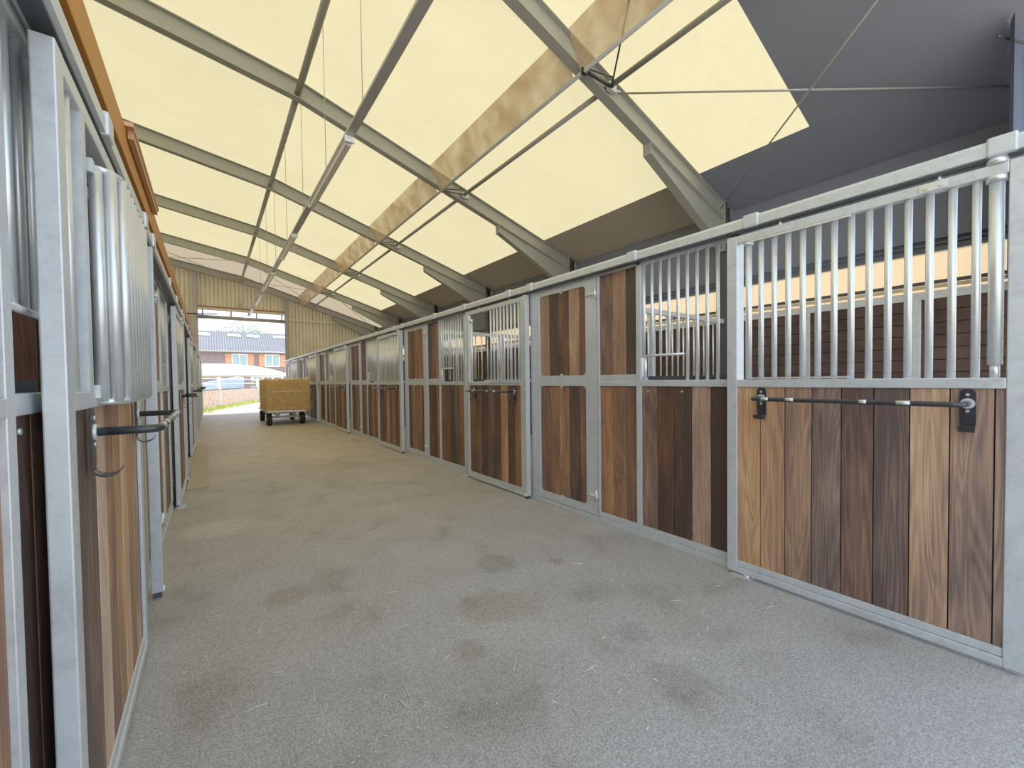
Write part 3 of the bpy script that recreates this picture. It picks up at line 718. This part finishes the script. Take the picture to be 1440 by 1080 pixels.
tag(b.build('net_pipe', M['steel']), 'long thin pipe along the lower edge of the tan nets', 'pipe')
for k in range(5):
    y = RY[k]-0.03
    br = thing('cable_clamp', ['black clamp with cable ties under the nearest rafter', 'clamp with thin cable ties under the second rafter', 'clamp with thin cable ties under the third rafter', 'clamp with thin cable ties under the fourth rafter', 'clamp plate under the fifth rafter'][k], 'clamp', (0, 0, 0), 0, 'clamps between net pipe and purlin tube')
    c = MB(); c.box(3.62, 4.10, y-0.085, y-0.055, 4.91, 4.935) if k == 0 else c.tube([(3.62, y-0.07, 4.91), (4.10, y-0.06, 4.95)], 0.009, 6)
    c.box(3.575, 3.64, y-0.09, y-0.05, 4.875, 4.94) if k == 0 else c.tube([(3.60, y-0.1, 4.90), (3.60, y-0.06, 4.94)], 0.02, 6)
    c.tube([(3.64, y-0.1, 4.93), (4.08, y-0.09, 5.03)], 0.010, 6)
    c.build('cable_tie', M['black'], br)
    c = MB(); c.box(4.06, 4.20, y-0.06, y-0.012, 4.90, 5.0); c.tube([(4.2, y-0.05, 4.93), (4.26, y-0.06, 4.93)], 0.016, 8)
    c.build('clamp_plate', M['galv'], br)

# bracing rods
def rod(a, b, label, r=0.011, mat='steel'):
    mb = MB(); mb.tube([a, b], r, 6)
    return tag(mb.build('bracing_rod', M[mat]), label, 'rod', 'diagonal bracing rods')
rod((4.22, 3.44, 4.90), (6.74, 0.44, 4.285), 'bracing rod running almost level across the grey roof corner')
rod((6.75, 3.44, 4.05), (4.1, 0.0, 5.02), 'bracing rod rising steeply across the grey roof corner')
rod((4.1, 3.44, 4.93), (1.3, 0.0, 5.85), 'bracing rod rising over the nearest net', mat='dark_steel')
rod((4.1, 18.3, 4.98), (1.3, 21.5, 5.8), 'bracing rod in the last bay sloping down right of the tray')
rod((1.3, 18.3, 5.85), (4.1, 21.5, 4.98), 'bracing rod in the last bay crossing above the doorway')
rod((1.1, 18.3, 5.85), (-2.5, 21.5, 6.3), 'bracing rod in the last bay left of the roof tube')
rod((-2.5, 18.3, 6.3), (1.1, 21.5, 5.8), 'bracing rod in the last bay reaching the left wall top')
rod((4.2, 18.3, 4.95), (6.9, 21.5, 4.1), 'bracing rod in the last bay above the right-hand stalls')

# ------------------------------------------------------------------ hung lighting line
TX, TZ = 1.30, 4.02
t = thing('cable_tray', 'long grey cable tray hung along the middle of the aisle', 'cable tray', (0, 0, 0))
b = MB(); w = 0.045
b.prism([(TX-w, TZ), (TX+w, TZ), (TX+w, TZ+0.03), (TX+w-.004, TZ+0.03), (TX+w-.004, TZ+.004), (TX-w+.004, TZ+.004), (TX-w+.004, TZ+0.03), (TX-w, TZ+0.03)], 'y', 1.6, 19.6)
b.build('tray_channel', M['tray'], t)
LB = ['nearest hanging strip lamp under the grey cable tray', 'second hanging strip lamp under the cable tray', 'third hanging strip lamp under the cable tray', 'fourth hanging strip lamp, bright, before the doorway', 'farthest hanging strip lamp in front of the doorway']
proto = None
for i, (ya, yb) in enumerate(((4.75, 6.85), (8.4, 10.1), (11.6, 13.4), (14.6, 16.4), (17.4, 19.3))):
    lt = thing('strip_lamp', LB[i], 'lamp', (TX, ya, TZ-0.005), 0, 'strip lamps under the cable tray')
    ln = yb-ya
    h = MB(); h.prism([(-0.04, 0), (-0.045, -0.03), (-0.02, -0.045), (0.02, -0.045), (0.045, -0.03), (0.04, 0)], 'y', 0, ln); h.build('lamp_housing', M['tray'], lt)
    h = MB(); h.prism([(-0.04, -0.034), (-0.03, -0.07), (0.0, -0.082), (0.03, -0.07), (0.04, -0.034)], 'y', 0.04, ln-0.04); h.build('diffuser', M['lamp_plastic'], lt)
    for y in (0.0, ln): h = MB(); h.box(-0.05, 0.05, y-0.015, y+0.015, -0.06, 0.004); h.build('end_cap', M['white_metal'], lt)
for i, y in enumerate((4.13, 5.7, 7.3, 9.0, 10.7, 12.4, 14.2)):
    b = MB(); b.tube([(1.262, y, TZ+0.02), (1.262, y, zroof(1.262)-0.01)], 0.0045, 5)
    tag(b.build('suspension_wire', M['wire']), '%s thin suspension wire of the cable tray from the camera' % ORD[i], 'wire', 'suspension wires of the cable tray')

# ------------------------------------------------------------------ timber above the left row
b = MB(); b.box(-0.43, -0.335, 0.3, 21.5, 2.53, 2.70)
tag(b.build('timber_beam', M['timber'], bevel=0.004), 'long orange timber beam above the left-hand stalls', 'beam')
b = MB(); b.box(-0.40, -0.30, 3.0, 4.35, 2.70, 2.722); b.box(-0.33, -0.305, 3.05, 4.3, 2.655, 2.70)
tag(b.build('wood_offcut', M['timber']), 'thin wooden offcut lying on top of the orange beam', 'board')

# ------------------------------------------------------------------ floor items
b = MB(); b.prism([(-0.27, 6.48), (-0.045, 6.47), (-0.065, 11.1), (-0.27, 11.1)], 'z', 0, 0.018)
tag(b.build('threshold_slab', M['slab'], bevel=0.006), 'beige slab on the floor along the left-hand stall doors', 'slab')
b = MB()
rs = random.Random(3)
spots = [(0.95, 1.62), (0.55, 1.75), (1.35, 1.15), (0.2, 2.2), (1.2, 1.9), (0.5, 1.3), (1.8, 2.6), (2.2, 1.2), (1.0, 2.3), (0.3, 1.5)]
for i in range(170):
    if i < 45:
        cx, cy = rs.choice(spots); x = cx + rs.gauss(0, .18); y = cy + rs.gauss(0, .25)
    else:
        x = rs.uniform(-0.15, 2.6); y = 1.0 + 7*rs.random()**1.5
    if x < -0.2 or x > 2.68: continue
    l = rs.uniform(0.004, 0.018) if rs.random() < 0.75 else rs.uniform(0.02, 0.055); a = rs.uniform(0, PI); w = 0.0012 + 0.0008*rs.random()
    dx, dy = math.cos(a)*l, math.sin(a)*l
    cv = rs.uniform(-.15, .15)*l
    b.tube([(x-dx, y-dy, 0.002), (x-dy*cv/l*1, y+dx*cv/l, 0.003), (x+dx, y+dy, 0.002)], w, 5)
o = b.build('straw_litter', simple('pale_straw_bits', (0.70, 0.64, 0.46), rough=0.8, var=0.2, scale=20)); tag(o, 'scattered bits of pale straw on the aisle floor', 'straw', kind='stuff')

# ------------------------------------------------------------------ hay trailer
t = thing('flat_trailer', 'low flat trailer with white deck edge carrying a straw bale', 'trailer', (0, 0, 0))
x0, x1, y0, y1 = 1.37, 2.43, 14.45, 17.3
b = MB(); b.box(x0, x1, y0, y1, 0.40, 0.46); b.build('deck', M['white_metal'], t, bevel=0.01)
b = MB()
for x in (x0+0.25, x1-0.30): b.box(x, x+0.05, y0+0.05, y1-0.05, 0.30, 0.40)
b.box(x0+0.1, x1-0.1, y0+0.25, y0+0.31, 0.22, 0.28); b.box(x0+0.1, x1-0.1, y1-0.6, y1-0.54, 0.22, 0.28)
b.box(x0+0.3, x0+0.36, y0+0.22, y0+0.34, 0.22, 0.40); b.box(x1-0.36, x1-0.3, y0+0.22, y0+0.34, 0.22, 0.40)
b.build('chassis', M['tray'], t)
def wheel(x, y, r=0.19, w=0.14):
    n = 24; m = MB()
    prof = [(r*0.55, -w/2), (r*0.9, -w/2), (r, -w*0.3), (r, w*0.3), (r*0.9, w/2), (r*0.55, w/2)]
    for i in range(n):
        a0, a1 = 2*PI*i/n, 2*PI*(i+1)/n
        for (p, q), (p2, q2) in zip(prof[:-1], prof[1:]):
            m.quad((x+q, y+p*math.cos(a0), r+p*math.sin(a0)), (x+q2, y+p2*math.cos(a0), r+p2*math.sin(a0)), (x+q2, y+p2*math.cos(a1), r+p2*math.sin(a1)), (x+q, y+p*math.cos(a1), r+p*math.sin(a1)))
    o = m.build('wheel', M['rubber'], t)
    h = MB(); h.tube([(x-w*0.42, y, r), (x+w*0.42, y, r)], r*0.56, 20); h.tube([(x-w*0.52, y, r), (x+w*0.52, y, r)], r*0.15, 8); h.build('hub', M['white_metal'], o)
for x in (1.44, 2.36):
    for y in (14.72, 16.75): wheel(x, y)
b = MB()
for x in (1.47, 2.33): b.tube([(x, 14.47, 0.46), (x, 14.47, 1.0)], 0.007, 8)
b.tube([(1.47, 14.47, 1.0), (1.51, 14.47, 1.04), (2.29, 14.47, 1.04), (2.33, 14.47, 1.0)], 0.015, 8)
hb = b.build('headboard', M['twine'], t)
b = MB()
for i in range(1, 9): b.tube([(1.47+0.86*i/9, 14.47, 0.46), (1.47+0.86*i/9, 14.47, 1.04)], 0.004, 5)
b.build('mesh_wire', M['twine'], hb)

bt = thing('straw_bale', 'big golden straw bale on the flat trailer', 'bale', (1.97, 15.55, 0.462))
bm = bmesh.new(); bmesh.ops.create_cube(bm, size=1.0)
bmesh.ops.scale(bm, vec=(1.24, 1.95, 0.97), verts=bm.verts); bmesh.ops.translate(bm, vec=(0, 0, 0.485), verts=bm.verts)
bmesh.ops.subdivide_edges(bm, edges=bm.edges, cuts=26, use_grid_fill=True)
rb = random.Random(11)
from mathutils import noise as mn
for v in bm.verts:
    n_ = mn.noise(v.co*9)*0.02 + mn.noise(v.co*30)*0.012
    c = Vector((0, 0, 0.485)); d = v.co - c
    e = sum(1 for a, hh in zip(d, (0.62, 0.975, 0.485)) if abs(a) > hh-0.02)
    v.co += d.normalized()*(n_ - (0.03 if e >= 2 else 0))
    if v.co.z < 0.005: v.co.z = 0.005
me = bpy.data.meshes.new('bale_body'); bm.to_mesh(me); bm.free(); me.materials.append(M['straw'])
o = bpy.data.objects.new('bale_body', me); COL.objects.link(o); o.parent = bt
sb = MB()
for i in range(2600):
    f = rb.random()
    if f < 0.55: x, y, z, nrm = rb.uniform(-.62, .62), -.975, rb.uniform(0, .97), (0, -1, 0)
    elif f < 0.75: x, y, z, nrm = -.62, rb.uniform(-.97, .97), rb.uniform(0, .97), (-1, 0, 0)
    elif f < 0.88: x, y, z, nrm = .62, rb.uniform(-.97, .97), rb.uniform(0, .97), (1, 0, 0)
    else: x, y, z, nrm = rb.uniform(-.62, .62), rb.uniform(-.97, .97), .97, (0, 0, 1)
    d = Vector((rb.gauss(0, 1), rb.gauss(0, 1), rb.gauss(0, .8)-0.4)) + Vector(nrm)*0.5; d.normalize()
    l = rb.uniform(0.04, 0.12); p = Vector((x, y, z)); q = p + d*l
    w = d.cross(Vector(nrm)); w = w.normalized()*0.0032 if w.length > 1e-3 else Vector((0.003, 0, 0))
    sb.quad(tuple(p-w), tuple(p+w), tuple(q+w), tuple(q-w), 0 if rb.random() < .55 else 1)
for i in range(260):                                              # hanging fringe at both lower edges
    s = rb.choice((-1, 1)); p = Vector((s*.60, rb.uniform(-.97, .4), rb.uniform(-.0, .12))); q = p + Vector((s*rb.uniform(0, .06), rb.gauss(0, .03), -rb.uniform(.02, .13)))
    sb.quad((p.x, p.y-.004, p.z), (p.x, p.y+.004, p.z), (q.x, q.y+.004, q.z), (q.x, q.y-.004, q.z), rb.choice((0, 1)))
M['straw_dark'] = simple('deep_straw', (0.70, 0.40, 0.11), rough=.8, var=.3)
o = sb.build('loose_straw', [M['straw_bit'], M['straw_dark']], bt); o['kind'] = 'stuff'
for z in (0.30, 0.68):
    b = MB(); b.tube([(-.63, -.99, z), (.63, -.99, z), (.63, .99, z), (-.63, .99, z), (-.63, -.99, z)], 0.004, 5); b.build('twine', M['twine'], bt)

# ------------------------------------------------------------------ the yard beyond the doorway
def fence_pt(u): return Vector((-1.3 + 5.4*u, 23.2 + 16.5*u, 0))
t = thing('board_fence', 'low brown board fence with white posts beyond the doorway', 'fence', (0, 0, 0))
A = [Vector((-1.1, 22.9, 0)), Vector((0.38, 27.8, 0)), Vector((2.78, 35.4, 0)), Vector((5.2, 43, 0))]
for i in range(3):
    a, b_ = A[i], A[i+1]; d = (b_-a).normalized(); nrm = Vector((-d.y, d.x, 0))*0.02
    m = MB(); n = int((b_-a).length/0.2)
    for q in range(n):
        p0 = a + (b_-a)*((q+0.04)/n); p1 = a + (b_-a)*((q+0.96)/n)
        k0 = len(m.v)
        for (pp, s) in ((p0, -1), (p1, -1), (p1, 1), (p0, 1)):
            m.v.append((pp.x+s*nrm.x, pp.y+s*nrm.y, 0.0))
        for (pp, s) in ((p0, -1), (p1, -1), (p1, 1), (p0, 1)):
            m.v.append((pp.x+s*nrm.x, pp.y+s*nrm.y, 0.97))
        for qd in ((0,3,2,1),(4,5,6,7),(0,1,5,4),(1,2,6,5),(2,3,7,6),(3,0,4,7)): m.f.append(tuple(k0+z for z in qd)); m.m.append(0); m.sm.append(False)
    m.build('board_panel', M['fence_wood'], t)
    r = MB(); r.tube([(a.x, a.y, 0.99), (b_.x, b_.y, 0.99)], 0.035, 8); r.build('top_rail', M['dark_steel'], t)
    for z in (1.3, 1.58):
        r = MB(); r.tube([(a.x, a.y, z), (b_.x, b_.y, z)], 0.02, 6); r.build('wire_rail', M['white_metal'], t)
for p in A:
    m = MB(); m.box(p.x-0.09, p.x+0.09, p.y-0.12, p.y-0.03, 0, 1.68); m.build('post', M['white_metal'], t)
g = MB(); rg = random.Random(5)
for i in range(900):
    u = rg.random(); a = A[0] + (A[2]-A[0])*u; x = a.x + rg.gauss(0.25, .2); y = a.y - abs(rg.gauss(0, .35)); h = rg.uniform(.05, .2); an = rg.uniform(0, PI)
    dx, dy = math.cos(an)*.03, math.sin(an)*.03
    g.quad((x-dx, y-dy, -.01), (x+dx, y+dy, -.01), (x+dx*.3+.02, y+dy*.3, h), (x-dx*.3+.02, y-dy*.3, h))
tag(g.build('grass_strip', M['grass']), 'yellow-green grass along the foot of the brown fence', 'grass', kind='stuff')

t = thing('tent_canopy', 'large white tent canopy in front of the brown house', 'canopy', (0.2, 41, 0))
m = MB(); nr, na = 10, 40; gg = {}
for i in range(nr+1):
    for k in range(na):
        rr = i/nr; a = 2*PI*k/na
        gg[i, k] = len(m.v); m.v.append((5.6*rr*math.cos(a), 3.2*rr*math.sin(a), 1.95 + 0.95*(1-rr**2.6)))
for i in range(nr):
    for k in range(na):
        k2 = (k+1) % na; m.f.append((gg[i, k], gg[i+1, k], gg[i+1, k2], gg[i, k2])); m.m.append(0); m.sm.append(True)
m.build('canopy_cloth', M['white_tent'], t)
m = MB(); m.tube([(5.6*math.cos(a), 3.2*math.sin(a), 1.93) for a in [2*PI*k/40 for k in range(41)]], 0.05, 6); m.build('rim', M['twine'], t)
for (x, y) in ((-4, -2), (4, -2), (-4, 2), (4, 2)):
    m = MB(); m.tube([(x, y, 0), (x, y, 2.0)], 0.05, 8); m.build('leg', M['white_metal'], t)
m = MB(); m.prism([(-1.2, 0.0), (1.9, 0.0), (1.9, 1.75), (1.5, 1.8), (-0.6, 1.35), (-1.2, 1.2)], 'y', 34.6, 36.0)
tag(m.build('covered_load', M['blue_sheet'], bevel=0.05), 'sloping pale blue sheeted load behind the brown fence', 'covered load')
t = thing('pallet_stack', 'stack of slatted crates and pallets behind the fence, right of the blue sheet', 'pallets', (0, 0, 0))
for q in range(5):
    m = MB(); z = 0.05 + 0.36*q
    m.box(2.5, 4.6, 36.4, 37.2, z, z+0.05); m.box(2.5, 4.6, 36.4, 37.2, z+0.26, z+0.31)
    for x in (2.5, 3.15, 3.8, 4.45): m.box(x, x+0.15, 36.4, 37.2, z+0.05, z+0.26)
    m.build('pallet', M['pallet'] if q % 2 else M['white_metal'], t)

# farmhouse
t = thing('farmhouse', 'long brown farmhouse with grey corrugated roof and orange shutters', 'house', (0, 0, 0))
m = MB(); m.box(-14, 24, 55, 63, 0, 5.1); m.build('wall', M['house_wall'], t)
m = MB(); pts = []; x = -14.5
while x < 24.5:
    pts += [(x, 0.0), (x+0.12, 0.07)]; x += 0.24
for (p, q) in zip(pts[:-1], pts[1:]):
    m.quad((p[0], 54.3, 4.85+p[1]), (q[0], 54.3, 4.85+q[1]), (q[0], 59, 7.4+q[1]), (p[0], 59, 7.4+p[1]))
    m.quad((p[0], 59, 7.4+p[1]), (q[0], 59, 7.4+q[1]), (q[0], 63.7, 4.85+q[1]), (p[0], 63.7, 4.85+p[1]))
rf = m.build('roof', M['house_roof'], t)
for xx in (-1.2, 1.7, 3.6, 6.3, 9.5):
    m = MB(); m.quad((xx, 57.6, 6.75), (xx+1.3, 57.6, 6.75), (xx+1.3, 58.2, 7.08), (xx, 58.2, 7.08)); m.build('roof_light', M['skylight'], rf)
m = MB(); m.tube([(-14, 54.25, 4.8), (24, 54.25, 4.8)], 0.09, 8); m.build('gutter', M['tray'], t)
for xx in (2.05, 5.2):
    w = MB(); a, b_ = xx, xx+1.3; za, zb = 3.28, 4.5
    for q in ((a-.1, b_+.1, zb, zb+.1), (a-.1, b_+.1, za-.1, za), (a-.1, a, za, zb), (b_, b_+.1, za, zb), ((a+b_)/2-.05, (a+b_)/2+.05, za, zb)):
        w.box(q[0], q[1], 54.9, 55.02, q[2], q[3])
    wf = w.build('window', M['white_metal'], t)
    g = MB(); g.box(a, b_, 54.97, 55.01, za, zb); g.build('pane', M['glass'], wf)
    for (sa, sb_) in ((a-.68, a-.12), (b_+.12, b_+.68)):
        s = MB(); s.box(sa, sb_, 54.92, 54.99, za-.08, zb+.08)
        for q in range(9): s.box(sa+.05, sb_-.05, 54.90, 54.93, za+q*.14, za+q*.14+.05)
        s.build('shutter', M['shutter'], t)
# tree beyond the roof
t = thing('tree', 'pale green tree rising behind the farmhouse roof', 'tree', (4.5, 78, 0))
m = MB(); m.tube([(0, 0, 0), (0.1, 0, 4), (0, 0, 8)], [.35, .28, .12], 8)
for (a, b_) in (((0, 0, 5), (-2.2, 0, 8)), ((0, 0, 5.5), (2.4, 0.5, 8.4)), ((0, 0, 6), (0.5, -1, 9))): m.tube([a, b_], [.14, .05], 6)
m.build('trunk', M['bark'], t)
m = MB(); rt = random.Random(9)
for i in range(5200):
    c = rt.choice([(-2.4, 0, 8.6, 1.7), (0, 0, 9.6, 2.0), (2.4, .4, 9.0, 1.9), (4.2, 0, 8.0, 1.3), (-4.0, 0, 7.9, 1.2), (0.8, -.8, 8, 2)])
    v = Vector((rt.gauss(0, 1), rt.gauss(0, 1), rt.gauss(0, 1))).normalized()*c[3]*(rt.random()**.4)
    p = Vector(c[:3]) + v; s = rt.uniform(.08, .17); u = Vector((rt.gauss(0, 1), rt.gauss(0, 1), rt.gauss(0, 1))).normalized(); w = u.orthogonal().normalized()
    m.quad(tuple(p-u*s), tuple(p+w*s*.6), tuple(p+u*s), tuple(p-w*s*.6))
m.build('crown', M['leaf'], t)

# ------------------------------------------------------------------ light
W = bpy.data.worlds.new('sky'); S.world = W; W.use_nodes = True; nt = W.node_tree; nt.nodes.clear()
wo = nt.nodes.new('ShaderNodeOutputWorld'); bg = nt.nodes.new('ShaderNodeBackground')
tc = nt.nodes.new('ShaderNodeTexCoord'); sp = nt.nodes.new('ShaderNodeSeparateXYZ'); L(nt, tc.outputs['Generated'], sp.inputs[0])
r = ramp(nt, [(0.0, (0.90, 0.94, 1.0)), (0.25, (0.72, 0.85, 1.0)), (1.0, (0.42, 0.64, 1.0))]); L(nt, sp.outputs['Z'], r.inputs[0]); L(nt, r.outputs[0], bg.inputs[0])
bg.inputs[1].default_value = 2.1; L(nt, bg.outputs[0], wo.inputs[0])
sl = bpy.data.lights.new('sun', 'SUN'); sl.energy = 6.5; sl.angle = math.radians(0.6); sl.color = (1.0, 0.95, 0.86)
so = bpy.data.objects.new('sun', sl); COL.objects.link(so)
so.rotation_euler = Vector((-0.50, -0.05, -0.85)).to_track_quat('-Z', 'Y').to_euler()

# ------------------------------------------------------------------ camera (calibrated from the photograph)
YAW, PIT, ROL, PPY, F, HC = .6311, -.0231, -.0128, 547.45, 580., 1.32
f = Vector((math.sin(YAW)*math.cos(PIT), math.cos(YAW)*math.cos(PIT), math.sin(PIT)))
rr_ = Vector((math.cos(YAW), -math.sin(YAW), 0)); uu = rr_.cross(f)
c_, s_ = math.cos(ROL), math.sin(ROL)
R_ = c_*rr_ + s_*uu; U_ = -s_*rr_ + c_*uu
cam = bpy.data.cameras.new('camera'); co_ = bpy.data.objects.new('camera', cam); COL.objects.link(co_)
mat = Matrix(((R_.x, U_.x, -f.x, 0), (R_.y, U_.y, -f.y, 0), (R_.z, U_.z, -f.z, HC), (0, 0, 0, 1)))
co_.matrix_world = mat
cam.sensor_fit = 'HORIZONTAL'; cam.sensor_width = 36.0; cam.lens = 36.0*F/1440; cam.shift_y = (PPY-540)/1440; cam.clip_start = 0.02; cam.clip_end = 400
S.camera = co_
S.view_settings.view_transform = 'Standard'; S.view_settings.look = 'None'; S.view_settings.exposure = 0.07; S.view_settings.gamma = 1.2
S.cycles.use_denoising = True
S.cycles.max_bounces = 12; S.cycles.diffuse_bounces = 8; S.cycles.glossy_bounces = 6; S.cycles.transmission_bounces = 8
S.cycles.sample_clamp_indirect = 8.0
